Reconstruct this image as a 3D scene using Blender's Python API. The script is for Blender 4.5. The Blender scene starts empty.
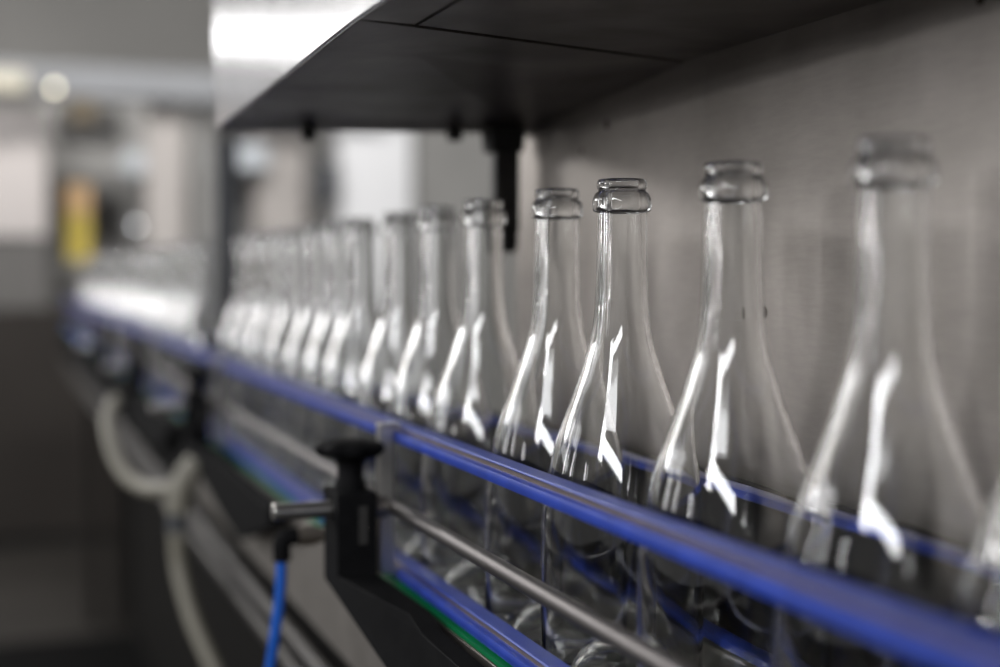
import bpy, bmesh, math, random
from mathutils import Vector, Matrix
random.seed(7)
C = bpy.context.scene.collection
sc = bpy.context.scene
PI = math.pi

# ------------------------------------------------------------------ materials
def new_mat(name):
    m = bpy.data.materials.new(name); m.use_nodes = True
    return m, m.node_tree.nodes, m.node_tree.links, m.node_tree.nodes['Principled BSDF']

def plain(name, col, rough=0.5, metal=0.0, var=0.12, scale=30.0, bump=0.0, spec=None):
    """slightly mottled material"""
    m, N, L, b = new_mat(name)
    tc = N.new('ShaderNodeTexCoord'); nz = N.new('ShaderNodeTexNoise')
    nz.inputs['Scale'].default_value = scale; nz.inputs['Detail'].default_value = 5
    L.new(tc.outputs['Object'], nz.inputs['Vector'])
    rp = N.new('ShaderNodeValToRGB')
    rp.color_ramp.elements[0].position = 0.3; rp.color_ramp.elements[1].position = 0.7
    rp.color_ramp.elements[0].color = (*[c*(1-var) for c in col], 1)
    rp.color_ramp.elements[1].color = (*[min(1, c*(1+var)) for c in col], 1)
    L.new(nz.outputs['Fac'], rp.inputs['Fac']); L.new(rp.outputs['Color'], b.inputs['Base Color'])
    b.inputs['Roughness'].default_value = rough; b.inputs['Metallic'].default_value = metal
    if spec is not None: b.inputs['Specular IOR Level'].default_value = spec
    if bump:
        bp = N.new('ShaderNodeBump'); bp.inputs['Strength'].default_value = bump; bp.inputs['Distance'].default_value = 0.001
        L.new(nz.outputs['Fac'], bp.inputs['Height']); L.new(bp.outputs['Normal'], b.inputs['Normal'])
    return m

def brushed(name, col, rough=0.35, stretch=(40, 3, 40), var=0.15, stain=0.0, specks=False, metal=1.0):
    """rolled stainless steel: fine grain drawn out along one axis, optional stains and pits"""
    m, N, L, b = new_mat(name)
    tc = N.new('ShaderNodeTexCoord'); mp = N.new('ShaderNodeMapping')
    mp.inputs['Scale'].default_value = stretch
    L.new(tc.outputs['Object'], mp.inputs['Vector'])
    nz = N.new('ShaderNodeTexNoise'); nz.inputs['Scale'].default_value = 8; nz.inputs['Detail'].default_value = 8
    nz.inputs['Roughness'].default_value = 0.7
    L.new(mp.outputs['Vector'], nz.inputs['Vector'])
    rp = N.new('ShaderNodeValToRGB')
    rp.color_ramp.elements[0].position = 0.25; rp.color_ramp.elements[1].position = 0.75
    rp.color_ramp.elements[0].color = (*[c*(1-var) for c in col], 1)
    rp.color_ramp.elements[1].color = (*[c*(1+var) for c in col], 1)
    L.new(nz.outputs['Fac'], rp.inputs['Fac'])
    out = rp.outputs['Color']
    if stain:
        n2 = N.new('ShaderNodeTexNoise'); n2.inputs['Scale'].default_value = 9; n2.inputs['Detail'].default_value = 6
        n2.inputs['Distortion'].default_value = 0.6
        L.new(tc.outputs['Object'], n2.inputs['Vector'])
        r2 = N.new('ShaderNodeValToRGB')
        r2.color_ramp.elements[0].position = 0.35; r2.color_ramp.elements[1].position = 0.65
        r2.color_ramp.elements[0].color = (1-stain, 1-stain, 1-stain*1.05, 1)
        r2.color_ramp.elements[1].color = (1, 1, 1, 1)
        L.new(n2.outputs['Fac'], r2.inputs['Fac'])
        mx = N.new('ShaderNodeMixRGB'); mx.blend_type = 'MULTIPLY'; mx.inputs['Fac'].default_value = 1
        L.new(out, mx.inputs['Color1']); L.new(r2.outputs['Color'], mx.inputs['Color2']); out = mx.outputs['Color']
    if specks:
        vo = N.new('ShaderNodeTexVoronoi'); vo.inputs['Scale'].default_value = 26
        L.new(tc.outputs['Object'], vo.inputs['Vector'])
        n3 = N.new('ShaderNodeTexNoise'); n3.inputs['Scale'].default_value = 14
        L.new(tc.outputs['Object'], n3.inputs['Vector'])
        ma = N.new('ShaderNodeMath'); ma.operation = 'MULTIPLY_ADD'
        ma.inputs[1].default_value = -0.34; ma.inputs[2].default_value = 0.212
        L.new(n3.outputs['Fac'], ma.inputs[0])
        lt = N.new('ShaderNodeMath'); lt.operation = 'LESS_THAN'
        L.new(vo.outputs['Distance'], lt.inputs[0]); L.new(ma.outputs[0], lt.inputs[1])
        mx = N.new('ShaderNodeMixRGB'); mx.blend_type = 'MIX'
        mx.inputs['Color2'].default_value = (0.05, 0.04, 0.03, 1)
        L.new(lt.outputs[0], mx.inputs['Fac']); L.new(out, mx.inputs['Color1']); out = mx.outputs['Color']
    L.new(out, b.inputs['Base Color'])
    b.inputs['Metallic'].default_value = metal
    mr = N.new('ShaderNodeMapRange'); mr.inputs['To Min'].default_value = rough*0.8; mr.inputs['To Max'].default_value = rough*1.25
    L.new(nz.outputs['Fac'], mr.inputs['Value']); L.new(mr.outputs['Result'], b.inputs['Roughness'])
    bp = N.new('ShaderNodeBump'); bp.inputs['Strength'].default_value = 0.12; bp.inputs['Distance'].default_value = 0.0006
    L.new(nz.outputs['Fac'], bp.inputs['Height']); L.new(bp.outputs['Normal'], b.inputs['Normal'])
    return m

def glass():
    m, N, L, b = new_mat('clear_flint_glass')
    b.inputs['Base Color'].default_value = (0.98, 0.985, 0.982, 1)
    b.inputs['Roughness'].default_value = 0.0
    b.inputs['IOR'].default_value = 1.5
    b.inputs['Transmission Weight'].default_value = 1.0
    tc = N.new('ShaderNodeTexCoord'); mp = N.new('ShaderNodeMapping'); mp.inputs['Scale'].default_value = (60, 60, 22)
    nz = N.new('ShaderNodeTexNoise'); nz.inputs['Scale'].default_value = 1.0; nz.inputs['Detail'].default_value = 1.5
    L.new(tc.outputs['Object'], mp.inputs['Vector']); L.new(mp.outputs['Vector'], nz.inputs['Vector'])
    bp = N.new('ShaderNodeBump'); bp.inputs['Strength'].default_value = 0.35; bp.inputs['Distance'].default_value = 0.0006
    L.new(nz.outputs['Fac'], bp.inputs['Height']); L.new(bp.outputs['Normal'], b.inputs['Normal'])
    return m

def glow(name, col, strength):
    m, N, L, b = new_mat(name)
    b.inputs['Base Color'].default_value = (*col, 1)
    b.inputs['Emission Color'].default_value = (*col, 1); b.inputs['Emission Strength'].default_value = strength
    return m

M = {
 'glass': glass(),
 'wall': brushed('stained_wall_steel', (0.445, 0.408, 0.38), 0.42, (6, 6, 40), 0.10, 0.22, True),
 'hood': brushed('hood_front_steel', (0.78, 0.77, 0.79), 0.17, (60, 6, 3), 0.06, 0.06),
 'hood_under': brushed('dirty_shaded_underside_steel', (0.25, 0.225, 0.205), 0.40, (30, 8, 30), 0.25, 0.65, True),  # dirtier copy of the hood steel, also darkened for the shade underneath
 'steel': brushed('brushed_steel', (0.55, 0.54, 0.52), 0.30, (60, 4, 60), 0.12),
 'bar': brushed('ground_bar_steel', (0.15, 0.14, 0.138), 0.45, (80, 8, 80), 0.12),
 'plate': brushed('side_plate_steel', (0.30, 0.28, 0.26), 0.5, (30, 4, 60), 0.12, 0.25),
 'groove': plain('rail_core_steel', (0.22, 0.18, 0.15), 0.45, 1.0),
 'blue': plain('blue_plastic', (0.022, 0.048, 0.29), 0.36, 0, 0.15, 60, 0.05, 0.2),
 'green': plain('green_plastic', (0.0, 0.16, 0.05), 0.4),
 'black': plain('black_plastic', (0.005, 0.005, 0.0055), 0.7, 0, 0.2, 80, 0.05, 0.06),
 'rubber': plain('black_rubber', (0.015, 0.014, 0.013), 0.7),
 'belt': brushed('belt_plate_steel', (0.40, 0.39, 0.37), 0.40, (6, 60, 60), 0.12, 0.2),
 'dark_guard': plain('dark_guard_sheet', (0.010, 0.0095, 0.009), 0.6, spec=0.06),
 'cream': plain('cream_hose_plastic', (0.18, 0.168, 0.135), 0.5, 0, 0.1, 20),
 'tube_blue': plain('blue_air_tube', (0.012, 0.085, 0.40), 0.3),
 'brass': plain('nickel_fitting', (0.45, 0.40, 0.34), 0.35, 1.0),
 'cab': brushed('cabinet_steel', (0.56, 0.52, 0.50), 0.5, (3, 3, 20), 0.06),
 'cab_dark': plain('shaded_base_steel', (0.024, 0.0205, 0.018), 0.6, 0.0, 0.1, 4, 0, 0.2),  # shade of the lower cabinet put into the base colour
 'pale': plain('pale_painted_steel', (0.40, 0.37, 0.35), 0.5, 0, 0.05, 5),
 'grey': plain('grey_painted_steel', (0.24, 0.235, 0.225), 0.5, 0, 0.08, 5),
 'midgrey': plain('mid_grey_paint', (0.17, 0.165, 0.16), 0.5, 0, 0.06, 5),
 'mid_shade': plain('mid_shade_tone', (0.10, 0.095, 0.09), 0.5, 0, 0.06, 5),  # in-between tone for the cabinet's light falloff
 'dark_bar': brushed('dull_bar_steel', (0.06, 0.057, 0.055), 0.5, (80, 8, 80), 0.12),
 'bluegrey': plain('blue_grey_paint', (0.05, 0.053, 0.06), 0.5, 0, 0.06, 5),
 'darkbox': plain('dark_box_paint', (0.03, 0.028, 0.026), 0.5),
 'white': plain('white_panel_paint', (0.74, 0.74, 0.75), 0.4, 0, 0.03, 5),
 'bluewhite': plain('blue_white_plastic', (0.50, 0.53, 0.56), 0.4),
 'yellow': plain('yellow_plastic', (0.50, 0.385, 0.06), 0.5, 0, 0.15, 8),
 'orange': plain('tan_plastic', (0.50, 0.32, 0.16), 0.5),
 'beam': plain('beam_paint', (0.20, 0.205, 0.215), 0.5, 0, 0.05, 4),
 'backwall': plain('back_wall_paint', (0.20, 0.195, 0.185), 0.8, 0, 0.08, 1.2),
 'floor': plain('dark_floor_tile', (0.018, 0.016, 0.014), 0.7, 0, 0.15, 3, 0, 0.15),
 'mat': plain('black_floor_mat', (0.003, 0.003, 0.003), 0.9, spec=0.05),
 'lamp': glow('warm_lamp_diffuser', (0.45, 0.42, 0.34), 0.25),
 'bulb': glow('warm_bulb', (1.0, 0.92, 0.70), 4),
 'glint': glow('white_glint_glow', (0.95, 0.97, 1.0), 4.5),
}

# ------------------------------------------------------------------ mesh helpers
def link(name, bm, mat, parent=None, smooth=False, bevel=0.0, angle=40, loc=None):
    bmesh.ops.recalc_face_normals(bm, faces=bm.faces)
    return link_raw(name, bm, mat, parent, smooth, bevel, angle, loc)

def link_raw(name, bm, mat, parent=None, smooth=False, bevel=0.0, angle=40, loc=None):
    me = bpy.data.meshes.new(name); bm.to_mesh(me); bm.free()
    me.materials.append(mat)
    o = bpy.data.objects.new(name, me); C.objects.link(o)
    if parent: o.parent = parent
    if loc: o.location = loc
    if smooth or bevel:
        for p in me.polygons: p.use_smooth = True
        try: me.set_sharp_from_angle(angle=math.radians(angle))
        except Exception: pass
    if bevel:
        md = o.modifiers.new('bevel', 'BEVEL'); md.width = bevel; md.segments = 3; md.limit_method = 'ANGLE'
        md.angle_limit = math.radians(35); md.harden_normals = True
    return o

def box(bm, x0, x1, y0, y1, z0, z1):
    vs = [bm.verts.new((x, y, z)) for x in (x0, x1) for y in (y0, y1) for z in (z0, z1)]
    for f in ((0,1,3,2),(4,6,7,5),(0,4,5,1),(2,3,7,6),(0,2,6,4),(1,5,7,3)):
        bm.faces.new([vs[i] for i in f])

def bx(*a):
    bm = bmesh.new(); box(bm, *a); return bm

def prism(bm, poly, axis, a0, a1):
    """extrude a polygon given in the two other axes along axis (0,1,2)"""
    def mk(p, a):
        q = list(p); q.insert(axis, a); return bm.verts.new(q)
    A = [mk(p, a0) for p in poly]; B = [mk(p, a1) for p in poly]
    n = len(poly)
    bm.faces.new(A); bm.faces.new(B[::-1])
    for i in range(n): bm.faces.new((A[i], B[i], B[(i+1) % n], A[(i+1) % n]))

def tube(bm, pts, r, seg=16, cap=True):
    """round bar or hose through points; r may be a list"""
    pts = [Vector(p) for p in pts]; n = len(pts)
    rs = r if isinstance(r, (list, tuple)) else [r]*n
    t0 = (pts[1]-pts[0]).normalized()
    up = Vector((0,0,1)) if abs(t0.z) < 0.9 else Vector((1,0,0))
    nrm = t0.cross(up).normalized(); rings = []
    for i, p in enumerate(pts):
        t = (pts[min(i+1, n-1)] - pts[max(i-1, 0)]).normalized()
        nrm = (nrm - t*nrm.dot(t)).normalized(); bi = t.cross(nrm)
        rings.append([bm.verts.new(p + (nrm*math.cos(2*PI*k/seg) + bi*math.sin(2*PI*k/seg))*rs[i]) for k in range(seg)])
    for a, b in zip(rings, rings[1:]):
        for k in range(seg): bm.faces.new((a[k], a[(k+1)%seg], b[(k+1)%seg], b[k]))
    if cap: bm.faces.new(rings[0][::-1]); bm.faces.new(rings[-1])

def smooth_path(pts, n=8):
    P = [Vector(p) for p in pts]; P = [2*P[0]-P[1]] + P + [2*P[-1]-P[-2]]; out = []
    for i in range(1, len(P)-2):
        for k in range(n):
            t = k/n
            out.append(0.5*((2*P[i]) + (P[i+1]-P[i-1])*t + (2*P[i-1]-5*P[i]+4*P[i+1]-P[i+2])*t*t + (-P[i-1]+3*P[i]-3*P[i+1]+P[i+2])*t**3))
    out.append(P[-2]); return out

def lathe(bm, prof, seg=72):
    """prof: (r, z) in order; consistent winding kept"""
    rings = []
    for r, z in prof:
        if r < 1e-6: rings.append([bm.verts.new((0,0,z))])
        else: rings.append([bm.verts.new((r*math.cos(2*PI*k/seg), r*math.sin(2*PI*k/seg), z)) for k in range(seg)])
    for a, b in zip(rings, rings[1:]):
        for k in range(seg):
            k2 = (k+1) % seg
            if len(a) == 1: bm.faces.new((a[0], b[k2], b[k]))
            elif len(b) == 1: bm.faces.new((a[k], a[k2], b[0]))
            else: bm.faces.new((a[k], a[k2], b[k2], b[k]))

def thing(name, label, cat, loc=(0,0,0), group=None):
    o = bpy.data.objects.new(name, None); C.objects.link(o); o.location = loc
    o.empty_display_size = 0.05
    return tag(o, label, cat, group)

def tag(o, label, cat, group=None):
    o['label'] = label; o['category'] = cat
    if group: o['group'] = group
    return o

def structure(o):
    o['kind'] = 'structure'; return o

def copy_thing(src):
    c = src.copy(); C.objects.link(c)
    for ch in src.children:
        d = ch.copy(); C.objects.link(d); d.parent = c
        for g in ch.children:
            e = g.copy(); C.objects.link(e); e.parent = d
    return c

# ------------------------------------------------------------------ setting
structure(link('floor', bx(-6, 5, -4, 8.2, -0.1, 0), M['floor']))
structure(link('wall_back', bx(-6, 5, 8.0, 8.2, 0, 3.6), M['backwall']))
# steel sheet wall of the machine on the right, ends where the hood ends
structure(link('wall_right', bx(0.42, 0.435, -1.2, 1.115, 0.0, 1.95), M['wall']))

# ------------------------------------------------------------------ hood over the bottles
hood = thing('machine_hood', 'steel hood box above the bottles with bright front and dark underside', 'hood', (0.175, 1.1, 1.27))
def rel(p, o): return Vector(p) - o.location
def quadslab(pts, th, o):
    bm = bmesh.new()
    a = [bm.verts.new(rel(p, o)) for p in pts]; b = [bm.verts.new(rel((p[0], p[1], p[2]+th), o)) for p in pts]
    bm.faces.new(a); bm.faces.new(b[::-1])
    for i in range(4): bm.faces.new((a[i], b[i], b[(i+1)%4], a[(i+1)%4]))
    return bm
bm = bmesh.new()
prism(bm, [(p[0]-hood.location.y, p[1]-hood.location.z) for p in ((1.178,1.2695),(0.70,1.2795),(-1.2,1.2795),(-1.2,1.95),(1.19,1.95),(1.19,1.30))], 0, 0.0, 0.003)
link('front_panel', bm, M['hood'], hood, bevel=0.001)
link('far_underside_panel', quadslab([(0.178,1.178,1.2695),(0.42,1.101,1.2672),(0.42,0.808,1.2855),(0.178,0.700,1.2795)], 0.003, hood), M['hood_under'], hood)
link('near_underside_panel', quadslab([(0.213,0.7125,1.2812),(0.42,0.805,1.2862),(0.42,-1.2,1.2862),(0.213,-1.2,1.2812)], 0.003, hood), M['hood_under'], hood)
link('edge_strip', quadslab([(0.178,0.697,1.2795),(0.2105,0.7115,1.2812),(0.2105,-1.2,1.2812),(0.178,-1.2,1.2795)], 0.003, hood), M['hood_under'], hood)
link('top_panel', quadslab([(0.178,1.18,1.95),(0.42,1.1,1.95),(0.42,-1.2,1.95),(0.178,-1.2,1.95)], 0.003, hood), M['hood'], hood)
bm = bmesh.new(); prism(bm, [(0.0, 0.0), (0.245, 0.0), (0.245, 0.68), (0.0, 0.68)], 1, -0.02, -0.017)
for v in bm.verts: v.co.y += 0.095 - v.co.x*0.31
link('end_panel', bm, M['hood'], hood)
for x, y in ((0.245, 1.135), (0.36, 1.10)):
    bm = bmesh.new(); tube(bm, [rel((x, y, 1.2595), hood), rel((x, y, 1.274), hood)], 0.0065, 6)
    link('bolt', bm, M['rubber'], hood)

# bracket that hangs from the hood's far end
hb = thing('hanging_bracket', 'dark upright bracket hanging from the hood with a black tip behind the bottles', 'bracket', (0.395, 1.078, 1.2687))
bm = bmesh.new(); box(bm, -0.014, 0.014, -0.012, 0.012, -0.020, 0.0)
for v in bm.verts:
    if v.co.z > -0.01: v.co.x *= 1.15
link('mounting_foot', bm, M['rubber'], hb, bevel=0.002)
bm = bmesh.new(); box(bm, -0.0095, 0.0125, -0.006, 0.006, -0.085, -0.018)
link('post', bm, M['darkbox'], hb, bevel=0.002)
bm = bmesh.new(); tube(bm, [(0.004,0,-0.083),(0.004,0,-0.098),(0.004,0,-0.102)], [0.0085,0.0085,0.006], 16)
link('rubber_tip', bm, M['rubber'], hb, smooth=True)

# ------------------------------------------------------------------ conveyor
BELT = 0.902
cf = thing('conveyor', 'long bottle conveyor with steel side plates running along the machine', 'conveyor', (0.33, 2.2, 0))
YN, YF = -0.9, 5.75
bm = bmesh.new(); y = YN
while y < YF:
    box(bm, -0.043, 0.043, y-2.2, y-2.2+0.0365, BELT-0.006, BELT); y += 0.038
link('belt', bm, M['belt'], cf)
bm = bmesh.new()
prism(bm, [(-0.070,0.930),(-0.064,0.930),(-0.064,0.845),(-0.050,0.845),(-0.050,0.839),(-0.070,0.839)], 1, YN-2.2, YF-2.2)
link('side_plate', bm, M['plate'], cf, bevel=0.0008)
bm = bmesh.new()
prism(bm, [(0.070,0.930),(0.064,0.930),(0.064,0.845),(0.050,0.845),(0.050,0.839),(0.070,0.839)], 1, YN-2.2, YF-2.2)
link('side_plate', bm, M['plate'], cf, bevel=0.0008)
bm = bmesh.new(); box(bm, -0.0695, -0.058, YN-2.2, YF-2.2, 0.9308, 0.9332); link('wear_strip', bm, M['green'], cf)
bm = bmesh.new(); box(bm, -0.060, 0.060, YN-2.2, YF-2.2, 0.872, 0.896); link('slide_bed', bm, M['dark_guard'], cf)
for zc, xx, rr, mm in ((0.818, -0.078, 0.009, 'dark_bar'), (0.786, -0.075, 0.009, 'dark_bar')):
    bm = bmesh.new(); tube(bm, [(xx, YN-2.2, zc), (xx, YF-2.2, zc)], rr, 20); link('frame_rod', bm, M[mm], cf, smooth=True)
bm = bmesh.new(); box(bm, -0.0745, -0.0700, 1.95-2.2, YF-2.2, 0.842, 0.930); link('side_cover', bm, M['black'], cf, bevel=0.001)
bm = bmesh.new(); box(bm, -0.060, 0.060, YN-2.2, YF-2.2, 0.76, 0.838); link('frame_beam', bm, M['dark_guard'], cf)
for yy in (-0.6, 4.7):
    for xx in (-0.04, 0.04):
        bm = bmesh.new(); box(bm, xx-0.02, xx+0.02, yy-2.22, yy-2.18, 0.0, 0.762); link('leg', bm, M['cab_dark'], cf, bevel=0.002)

# dark sheet between the bottles and the wall
bg = link('back_guard', bx(-0.004, 0.004, -3.0, 3.2, -0.92, 0.110), M['dark_guard'], loc=(0.409, 2.3, 0.92))
tag(bg, 'dark sheet guard low behind the bottles under the rear blue rails', 'guard')

# guide rails: steel flat bar with a blue plastic strip clipped round it
def guide_rail(x, z, side, label, group):
    t = thing('guide_rail', label, 'guide rail', (x, 2.3, z), group)
    s = side
    y0, y1 = YN-2.3, YF-2.3
    k = 1.0 if side > 0 else 0.42      # the rear strips are slimmer
    bm = bmesh.new(); box(bm, min(0.001*s, 0.0045*s), max(0.001*s, 0.0045*s), y0, y1, -0.0042*k, -0.0014*k)
    link('steel_bar', bm, M['groove'], t)
    bm = bmesh.new()
    pr = [(0.011,0),(0.012,-0.001),(0.012,-0.011),(0.011,-0.012),(-0.001,-0.012),(-0.0032,-0.0112),(-0.0041,-0.0085),(-0.0041,-0.0066),(-0.0034,-0.0048),(-0.0018,-0.0042),
          (0.0045,-0.0042),(0.0045,-0.0014),(0.0004,-0.0014),(0.0,-0.0008),(0.0006,0)]
    prism(bm, [(a*s, b*k) for a, b in pr], 1, y0, y1)
    link('plastic_strip', bm, M['blue'], t, smooth=True, angle=35)
    return t
guide_rail(0.266, 1.0428, 1, 'upper blue guide rail in front of the bottles across the shoulders', None)
guide_rail(0.266, 0.9465, 1, 'lower blue guide rail in front of the bottles with green strip below', None)
guide_rail(0.391, 1.0335, -1, 'upper blue guide rail behind the bottles against the dark guard', None)
guide_rail(0.391, 0.9460, -1, 'lower blue guide rail behind the bottle feet seen through the glass', None)

bm = bmesh.new(); tube(bm, [(0, YN-2.3, 0), (0, YF-2.3, 0)], 0.0052, 20)
sr = link('support_rod', bm, M['bar'], smooth=True, loc=(0.2600, 2.3, 0.9868))
tag(sr, 'thin round steel rod running between the two front blue rails', 'rod')

# ------------------------------------------------------------------ clamps
YC = 0.937
def make_clamp():
    t = thing('rail_clamp', 'black rail clamp with round knob in the foreground beside the steel rod end', 'clamp', (0.232, YC, 0.987), 'rail clamps along the conveyor')
    # column and long arm
    bm = bmesh.new()
    pts = [(0.022,0.013),(0.022,-0.053),(-0.107,-0.083),(-0.26,-0.118),(-0.44,-0.074),(-0.44,-0.056),(-0.15,-0.052),(-0.125,-0.046),(-0.020,-0.043),(-0.020,0.013)]
    prism(bm, pts, 0, -0.016, 0.012)
    for v in bm.verts:
        if v.co.y < -0.05: v.co.x = v.co.x*0.5 + 0.012
    link('clamp_block', bm, M['black'], t, bevel=0.0008)
    bm = bmesh.new(); box(bm, -0.001, 0.005, -0.0212, -0.0195, -0.022, 0.004); link('slot', bm, M['rubber'], t)
    # knob: stem, skirted lobed cap
    bm = bmesh.new(); lathe(bm, [(0,0.012),(0.0105,0.012),(0.0105,0.018),(0.0088,0.021),(0.0088,0.030),(0.0105,0.033),(0.0105,0.040),(0,0.040)], 24)
    st = link('knob_stem', bm, M['black'], t, smooth=True, loc=(-0.002, 0, 0))
    bm = bmesh.new(); rings = []
    seg = 48
    for r, z in ((0.010,0.0345),(0.0195,0.0365),(0.0235,0.0395),(0.0240,0.0430),(0.0205,0.0458),(0.012,0.0475),(0.0,0.048)):
        if r == 0: rings.append([bm.verts.new((0,0,z))]); continue
        ring = []
        for k in range(seg):
            a = 2*PI*k/seg; rr = r*(1 + (0.055*math.cos(8*a) if r > 0.015 else 0))
            ring.append(bm.verts.new((rr*math.cos(a), rr*math.sin(a), z)))
        rings.append(ring)
    bm.faces.new(rings[0][::-1])
    for a, b in zip(rings, rings[1:]):
        for k in range(seg):
            if len(b) == 1: bm.faces.new((a[k], a[(k+1)%seg], b[0]))
            else: bm.faces.new((a[k], a[(k+1)%seg], b[(k+1)%seg], b[k]))
    link('knob_cap', bm, M['black'], t, smooth=True, angle=50, loc=(-0.002, 0, 0))
    bm = bmesh.new(); tube(bm, [(-0.0565,0,0),(-0.0555,0,0),(0.030,0,0)], [0.0048,0.0060,0.0060], 24)
    link('cross_pin', bm, M['steel'], t, smooth=True)
    bm = bmesh.new(); tube(bm, [(0.012,0,0),(0.0235,0,0)], 0.0085, 20); link('pin_collar', bm, M['plate'], t, smooth=True)
    # plate that ties the upper rail to the lower rail
    bm = bmesh.new()
    prism(bm, [(0.018,-0.048),(0.033,-0.048),(0.033,-0.044),(0.0285,-0.042),(0.0285,0.052),(0.033,0.054),(0.033,0.058),(0.018,0.058)], 1, -0.004, 0.006)
    link('tie_plate', bm, M['steel'], t, bevel=0.001)
    return t
clamp = make_clamp()
clamp_labels = ['blurred black rail clamp further along, second from the foreground knob',
                'blurred black rail clamp at left, third from the foreground knob',
                'farthest blurred black rail clamp at the dark left end of the conveyor']
for i, lb in enumerate(clamp_labels):
    c = copy_thing(clamp); c.location.y = YC + 0.785*(i+1); c['label'] = lb

# ------------------------------------------------------------------ tubes and hoses
at = thing('air_tube', 'blue plastic air tube hanging from a black elbow beside the clamp', 'tube', (0.2, 1.03, 0.946))
bm = bmesh.new()
tube(bm, smooth_path([(0,0,-0.004),(-0.001,0.001,-0.035),(-0.005,0.004,-0.07),(-0.010,0.010,-0.11),(-0.020,0.02,-0.18),(-0.04,0.03,-0.30)]), 0.0042, 14)
link('tubing', bm, M['tube_blue'], at, smooth=True)
bm = bmesh.new(); tube(bm, smooth_path([(0,0,-0.012),(0,0,0.0),(0.003,0,0.005),(0.012,0,0.006)], 5), 0.0068, 16)
link('elbow_fitting', bm, M['black'], at, smooth=True)
bm = bmesh.new(); tube(bm, [(0.012,0,0.006),(0.026,0,0.006)], 0.0085, 6)
tube(bm, [(0.026,0,0.006),(0.062,0,0.006)], 0.0062, 16); link('hex_fitting', bm, M['brass'], at)

ho = thing('drain_hose', 'cream hose curving down below the conveyor to the bottom edge', 'hose', (0.2, 1.66, 0.857))
bm = bmesh.new()
tube(bm, smooth_path([(-0.002,0,0.0),(-0.0025,0,-0.02),(-0.001,0,-0.048),(0.003,-0.01,-0.075),(0.013,-0.03,-0.115),(0.030,-0.06,-0.16),(0.06,-0.09,-0.23)]), 0.0095, 16)
link('hose_body', bm, M['cream'], ho, smooth=True)
bm = bmesh.new(); tube(bm, [(-0.002,0,-0.012),(-0.002,0,0.012)], 0.0118, 16); link('collar', bm, M['bluegrey'], ho, smooth=True)
bm = bmesh.new(); tube(bm, smooth_path([(-0.002,0,0.010),(0.001,0,0.03),(0.008,0,0.052),(0.022,0.0,0.070)], 5), 0.014, 16)
link('elbow', bm, M['cream'], ho, smooth=True)
bm = bmesh.new()
tube(bm, smooth_path([(0.200,1.66,0.900),(0.186,1.68,0.893),(0.170,1.72,0.889),(0.152,1.76,0.897),(0.141,1.80,0.915),(0.136,1.84,0.938),(0.137,1.88,0.960),(0.15,1.92,0.98)]), 0.009, 16)
h2 = link('looped_hose', bm, M['cream'], smooth=True)
tag(h2, 'short looped pale hose at left below the blurred clamps', 'hose')

# ------------------------------------------------------------------ bottles
OUT = [(44.9,12),(45.0,30),(45.0,60),(45.0,90),(44.7,108),(43.7,120),(41.7,133),(38.5,147),(34.6,160),(30.2,172),(25.7,184),(21.7,196),(18.5,207),(16.3,218),(15.1,229),(14.6,242),(14.25,258),(14.0,272),(13.9,281.5)]
IN = [(10.4,281.5),(10.9,262),(11.4,242),(11.9,229),(13.1,218),(15.3,207),(18.6,196),(22.7,184),(27.3,172),(31.8,160),(35.8,147),(39.1,133),(41.1,120),(42.1,108),(42.4,90),(42.4,60),(42.3,30),(41.9,20)]
def fine(pts, n):
    P = [Vector((a, b, 0)) for a, b in pts]; return [(p.x, p.y) for p in smooth_path(P, n)]
def bottle_profile():
    base = [(0,40),(6,39.6),(13,37.5),(20,32.5),(26,24.5),(30.5,14),(33.5,5),(35.5,1.2),(38.6,0),(41.3,0.8),(43.4,3.2),(44.6,7),(44.9,12)]
    inner_base = [(41.9,20),(40.4,13.5),(37.2,10.2),(34,11.5),(31,18),(27,28),(21,36.5),(13.5,42),(6,44.4),(0,45)]
    p = fine(base, 3)[:-1] + fine(OUT, 3) + [None] + fine(IN, 3)[:-1] + fine(inner_base, 3)
    return p
def mm(pts): return [(r/1000, z/1000) for r, z in pts]
def make_bottle():
    p = bottle_profile(); k = p.index(None)
    bm = bmesh.new(); lathe(bm, mm(p[:k]), 96); lathe(bm, mm(p[k+1:]), 96)
    b = link_raw('glass_bottle', bm, M['glass'], None, smooth=True, angle=60)
    ring = [(13.9,281.5),(14.6,281.7),(15.9,282.4),(16.45,284.2),(16.5,286.5),(16.2,289),(15.5,291),(14.7,292.3),(13.7,293.0),(13.2,293.5),(13.15,294.1),(13.5,294.6),(13.9,295.4),(14.0,297),(13.8,298.6),(13.1,299.7),(12.2,300),(11.2,299.8),(10.4,299.1),(9.9,297.5),(9.8,293),(10.1,287),(10.4,281.5)]
    bm = bmesh.new(); lathe(bm, mm(fine(ring, 2)), 96)
    link_raw('mouth_ring', bm, M['glass'], b, smooth=True, angle=60)
    return b
BX = 0.3286
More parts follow.
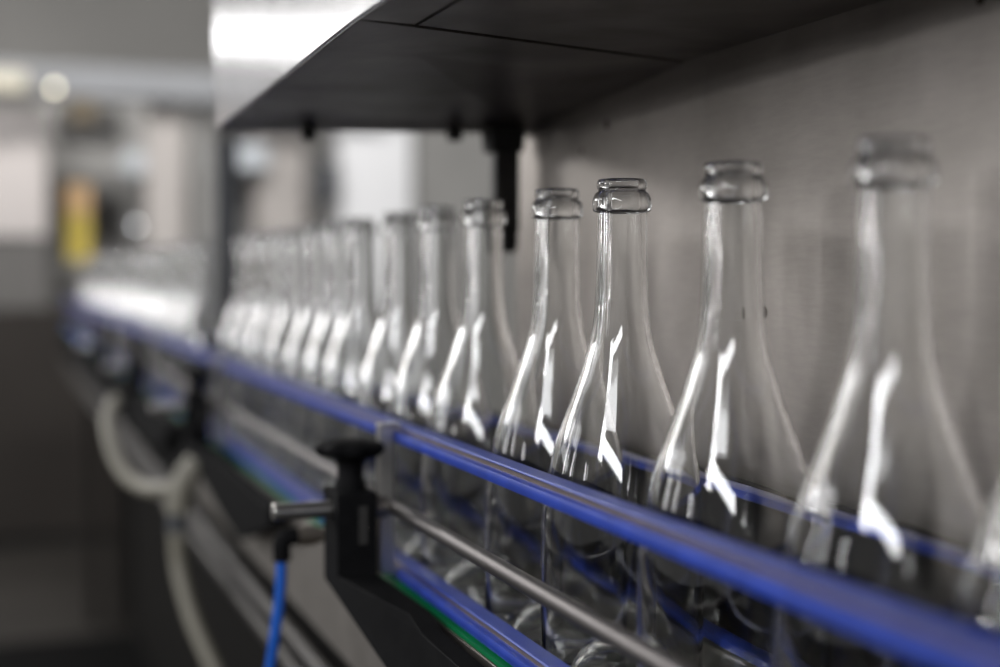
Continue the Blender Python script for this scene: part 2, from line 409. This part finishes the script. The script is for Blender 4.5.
near = [
 (0.3510, 'clear glass bottle cut off by the right edge with only its shoulder in view'),
 (0.4568, 'large blurred clear glass bottle at right whose mouth is the highest in the photo'),
 (0.5814, 'clear glass bottle just right of the sharpest bottle, its mouth slightly blurred'),
 (0.7052, 'clear glass bottle in sharpest focus with a crisp mouth ring'),
 (0.8003, 'clear glass bottle just left of the sharpest bottle, right of the hanging bracket'),
 (0.9393, 'clear glass bottle whose mouth overlaps the hanging black bracket tip'),
 (1.0464, 'first clear glass bottle to the left of the one overlapping the hanging bracket'),
 (1.1554, 'second blurred bottle left of the one at the hanging bracket, by white cabinet edge'),
 (1.2945, 'third blurred bottle left of the one at the hanging bracket, with a bright neck spot'),
 (1.3850, 'fourth blurred bottle left of the one at the hanging bracket'),
 (1.4823, 'fifth blurred bottle left of the one at the hanging bracket'),
 (1.6049, 'sixth blurred bottle left of the one at the hanging bracket'),
 (1.7212, 'seventh blurred bottle left of the one at the hanging bracket'),
 (1.8247, 'blurred bottle next to last before the gap in the row'),
 (1.9325, 'blurred bottle standing last before the gap in the row by the dark post'),
]
far = [(2.36, 'pale blurred bottle standing first beyond the gap in the row'),
       (2.50, 'pale blurred bottle standing second beyond the gap in the row'),
       (2.62, 'pale blurred bottle standing third beyond the gap in the row')]
y = 2.75
while y < 5.55:
    far.append((y, 'far pale bottle melting into the blurred end of the row at left')); y += random.uniform(0.096, 0.118)
bottle = make_bottle()
first = True
for lst, grp in ((near, 'clear bottles in the near part of the row'), (far, 'far blurred bottles beyond the gap in the row')):
    for yy, lb in lst:
        b = bottle if first else copy_thing(bottle); first = False
        b.location = (BX + (random.uniform(-0.001, 0.001) if yy > 1 else 0), yy, BELT)
        b.rotation_euler = (0, 0, random.uniform(0, 2*PI))
        tag(b, lb, 'bottle', grp)

# ------------------------------------------------------------------ background machines
gp = link('gap_post', bx(-0.022, 0.022, -0.02, 0.02, 0, 1.42), M['bluegrey'], loc=(0.44, 2.82, 0), bevel=0.003)
gp.name = 'steel_post'; tag(gp, 'dark blue grey post behind the gap in the bottle row', 'post')

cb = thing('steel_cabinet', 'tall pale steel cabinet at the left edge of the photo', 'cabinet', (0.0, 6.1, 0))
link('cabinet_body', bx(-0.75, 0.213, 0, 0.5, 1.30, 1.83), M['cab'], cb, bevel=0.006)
link('mid_shade_step', bx(-0.75, 0.213, 0.01, 0.5, 1.0, 1.30), M['mid_shade'], cb, bevel=0.006)  # added step: the cabinet's downward light falloff put into its colour
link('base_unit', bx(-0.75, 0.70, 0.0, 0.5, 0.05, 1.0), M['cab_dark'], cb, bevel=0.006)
link('plinth', bx(-0.73, 0.68, 0.03, 0.45, 0, 0.05), M['rubber'], cb)

fm = thing('filling_machine', 'grey machine housing behind the far bottles with a dark display', 'machine', (0.45, 6.65, 0))
link('housing', bx(-0.23, 0.43, 0, 0.6, 0.0, 2.0), M['grey'], fm, bevel=0.008)
link('display', bx(-0.182, 0.10, -0.03, 0.0, 1.751, 1.908), M['darkbox'], fm, bevel=0.004)
link('recess_panel', bx(0.011, 0.082, -0.02, 0.0, 1.285, 1.51), M['darkbox'], fm, bevel=0.004)
bm = bmesh.new(); tube(bm, [(0.17,-0.05,1.652),(0.17,0,1.652)], 0.06, 24); link('dial', bm, M['bluewhite'], fm, smooth=True)
bm = bmesh.new(); tube(bm, [(0.17,-0.03,1.371),(0.17,0.0,1.371)], 0.009, 16); link('glint_disc', bm, M['glint'], fm)  # small glowing disc added in place of a specular glint

yb = thing('yellow_canister', 'yellow canister with a tan top behind the far end of the bottle row', 'canister', (0.34, 6.25, 1.20))
link('canister_body', bx(-0.05, 0.05, -0.05, 0.05, 0, 0.20), M['yellow'], yb, bevel=0.012)
link('canister_top', bx(-0.052, 0.052, -0.052, 0.052, 0.2, 0.33), M['orange'], yb, bevel=0.012)
link('shelf_bracket', bx(-0.07, 0.07, -0.06, 0.14, -0.03, 0), M['grey'], yb)

for nm, lb, x0, x1, z1, mt in (('support_column', 'pale square column left of the hood behind the far bottles', 0.605, 0.76, 1.90, 'pale'),
                                ('support_column', 'narrow darker column beside the far corner of the hood', 0.80, 0.87, 1.90, 'grey')):
    xc = (x0+x1)/2
    t = thing(nm, lb, 'column', (xc, 5.95, 0))
    link('shaft', bx(x0-xc, x1-xc, 0, 0.12, 0.02, z1), M[mt], t, bevel=0.01)
    link('foot_plate', bx(x0-xc-0.03, x1-xc+0.03, -0.03, 0.15, 0, 0.02), M[mt], t)

bmh = link('overhead_beam', bx(-1.2, 1.2, -0.06, 0.06, -0.065, 0.065), M['beam'], loc=(0.4, 5.9, 1.918), bevel=0.008)
tag(bmh, 'light grey overhead beam crossing the upper left background', 'beam')
lp = thing('wall_lamp', 'warm rectangular lamp glowing under the overhead beam at left', 'lamp', (0.05, 5.838, 1.907))
link('housing', bx(-0.16, 0.085, -0.03, 0.0, -0.05, 0.04), M['grey'], lp)
link('diffuser', bx(-0.155, 0.08, -0.06, -0.03, -0.046, 0.026), M['lamp'], lp, bevel=0.004)
bl = thing('round_lamp', 'small round warm lamp under the overhead beam right of the rectangular one', 'lamp', (0.233, 5.80, 1.88))
bm = bmesh.new(); tube(bm, [(0,0,0),(0,-0.02,0)], 0.012, 16); link('bulb', bm, M['bulb'], bl)
bm = bmesh.new(); tube(bm, [(0,0,0),(0,0.03,0)], 0.02, 16); link('socket', bm, M['grey'], bl, smooth=True)
vt = link('valve_head', bx(-0.05, 0.05, -0.05, 0.05, -0.05, 0.05), plain('brown_valve', (0.13, 0.10, 0.06), 0.5), loc=(0.345, 5.9, 1.803), bevel=0.02)
tag(vt, 'small brown valve head under the overhead beam', 'valve')

def cabinet(nm, lb, x0, x1, z0, z1, mt, yy=6.0, d=0.35):
    xc = (x0+x1)/2
    t = thing(nm, lb, 'cabinet', (xc, yy, 0))
    link('body', bx(x0-xc, x1-xc, 0, d, z0, z1), M[mt], t, bevel=0.008)
    link('door', bx(x0-xc+0.015, x1-xc-0.015, -0.012, 0.0, z0+0.015, z1-0.015), M[mt], t, bevel=0.004)
    bm = bmesh.new(); tube(bm, [(x1-xc-0.04,-0.012,z0+0.12),(x1-xc-0.04,-0.03,z0+0.12),(x1-xc-0.04,-0.03,z0+0.2),(x1-xc-0.04,-0.012,z0+0.2)], 0.006, 8)
    link('handle', bm, M['steel'], t)
    return t
cabinet('tall_cabinet', 'bright white cabinet below the hood left of the hanging bracket', 1.44, 1.765, 0, 2.2, 'white')
cabinet('tall_cabinet', 'beige grey cabinet under the far end of the hood', 1.08, 1.30, 0, 2.1, 'pale', 6.1)
cabinet('tall_cabinet', 'mid grey cabinet between the white cabinet and the hanging bracket', 1.79, 2.6, 0, 2.2, 'grey', 6.05)
cabinet('tall_cabinet', 'dim grey cabinet behind the narrow column and dark post', 0.89, 1.07, 0, 2.0, 'midgrey', 6.2)
jb = thing('junction_box', 'rounded white box just under the far corner of the hood', 'box', (1.0, 6.03, 1.58))
link('box_body', bx(-0.12, 0.12, -0.06, 0.05, 0, 0.12), M['bluewhite'], jb, bevel=0.03)
link('cover', bx(-0.09, 0.09, -0.07, -0.058, 0.02, 0.10), M['bluewhite'], jb, bevel=0.004)
vb = thing('control_box', 'small dark blue grey box beside the bright white cabinet', 'box', (1.37, 6.0, 1.46))
link('box_body', bx(-0.045, 0.045, -0.05, 0.05, 0, 0.17), M['bluegrey'], vb, bevel=0.012)
bm = bmesh.new(); tube(bm, [(0,0,-1.46),(0,0,0.0)], 0.02, 12); link('stand', bm, M['midgrey'], vb, smooth=True)

fmx = link('floor_mat', bx(-0.6, 0.9, -0.9, 0.9, 0, 0.012), M['mat'], loc=(0.55, 3.6, 0), bevel=0.004)
tag(fmx, 'black mat on the floor below the conveyor at bottom left', 'mat')

# ------------------------------------------------------------------ light
W = bpy.data.worlds.new('hall_light'); sc.world = W; W.use_nodes = True
bgn = W.node_tree.nodes['Background']; bgn.inputs['Color'].default_value = (1.0, 0.985, 0.97, 1); bgn.inputs['Strength'].default_value = 0.25

def area(name, loc, target, sx, sy, power, col=(1,1,1)):
    l = bpy.data.lights.new(name, 'AREA'); l.shape = 'RECTANGLE'; l.size = sx; l.size_y = sy; l.energy = power; l.color = col
    o = bpy.data.objects.new(name, l); C.objects.link(o); o.location = loc
    o.rotation_euler = (Vector(target)-Vector(loc)).to_track_quat('-Z', 'Y').to_euler()
    return o
# unseen overhead strips, added to brighten the background machines
area('background_fill', (-1.35, 5.0, 2.95), (-1.2, 5.2, 0), 0.10, 3.2, 120, (1.0, 0.985, 0.97))
area('background_fill', (0.9, 4.0, 3.1), (0.9, 5.2, 1.2), 1.6, 0.25, 70, (1.0, 0.985, 0.97))
# unseen lamp strips behind the left shoulder, shaped for the hooked bottle highlights
def toward(az, el, d, p=(0.33, 0.68, 1.05)):
    a, e = math.radians(az), math.radians(el)
    return (p[0]+d*math.cos(e)*math.sin(a), p[1]+d*math.cos(e)*math.cos(a), p[2]+d*math.sin(e))
def tube_light(name, a, b, width, power, target=(0.33, 0.68, 1.05)):
    """long flat lamp between two points, facing the bottles"""
    A, B = Vector(a), Vector(b); x = (B-A).normalized(); c = (A+B)/2
    z = (c-Vector(target)); z = (z - x*z.dot(x)).normalized(); y = z.cross(x)
    l = bpy.data.lights.new(name, 'AREA'); l.shape = 'RECTANGLE'; l.size = (B-A).length; l.size_y = width; l.energy = power
    l.color = (0.97, 0.98, 1.0)
    o = bpy.data.objects.new(name, l); C.objects.link(o)
    o.matrix_world = Matrix(((x.x, y.x, z.x, c.x), (x.y, y.y, z.y, c.y), (x.z, y.z, z.z, c.z), (0, 0, 0, 1)))
    return o
tube_light('streak_lamp', toward(-143, 35, 3.8), toward(-116, 34, 3.8), 0.36, 18)
tube_light('streak_lamp', toward(-116, 27, 3.8), toward(-157, 17.5, 3.8), 0.36, 62)
tube_light('streak_lamp', toward(-120, 33, 3.9), toward(-117.5, 21, 3.9), 0.46, 32)
# unseen narrow panels at left, added for thin streaks on the necks
for yy in (0.2, 2.8, 5.2):
    area('neck_streak_panel', (-5.0, yy, 2.0), (0.4, 0.9, 1.2), 0.22, 1.4, 16, (0.97, 0.98, 1.0))
area('edge_fill_panel', (-2.9, 7.6, 3.0), (0.33, 0.8, 1.15), 0.9, 1.3, 32, (1.0, 0.98, 0.95))  # unseen panel, added to brighten the left edges of the bottles
for yy, zz in ((-0.3, 1.38), (1.4, 1.43), (2.5, 1.50), (5.0, 1.50)):  # unseen lamps, placed for the small bright spots on the necks
    area('neck_spot_lamp', (-4.2, yy, zz), (0.33, 1.2, 1.15), 0.42, 0.06, 4.5)
for yy, pw in ((3.0, 7), (4.9, 9), (7.2, 30)):  # unseen high panels, added to whiten shoulders of the far bottles
    area('shoulder_fill_panel', (-3.6, yy, 2.6), (0.33, yy*0.8, 1.1), 1.2, 0.5, pw, (0.98, 0.98, 1.0))
# lamp high up beyond the machines, mirrored in the hood front
area('far_lamp', (-1.05, 7.0, 2.335), (0.1, 1.0, 1.4), 1.6, 0.12, 2.2)

# ------------------------------------------------------------------ camera
cam = bpy.data.cameras.new('camera'); co = bpy.data.objects.new('camera', cam); C.objects.link(co)
cam.lens = 50; cam.sensor_width = 36; cam.sensor_fit = 'HORIZONTAL'; cam.clip_start = 0.02
co.location = (0, 0, 1.15)
co.rotation_euler = (math.radians(90-2.494), 0, math.radians(-19.981))
cam.dof.use_dof = True; cam.dof.focus_distance = 0.762; cam.dof.aperture_fstop = 2.6; cam.dof.aperture_blades = 0
sc.camera = co

vs = sc.view_settings
vs.view_transform = 'Standard'; vs.look = 'None'; vs.gamma = 1; vs.exposure = 0.0; vs.use_curve_mapping = False
cy = sc.cycles
cy.use_denoising = True
try: cy.denoiser = 'OPENIMAGEDENOISE'
except Exception: pass
cy.max_bounces = 24; cy.transmission_bounces = 24; cy.glossy_bounces = 8; cy.diffuse_bounces = 3; cy.transparent_max_bounces = 8
cy.sample_clamp_indirect = 6.0; cy.sample_clamp_direct = 0
cy.caustics_refractive = True; cy.caustics_reflective = True; cy.blur_glossy = 0.6
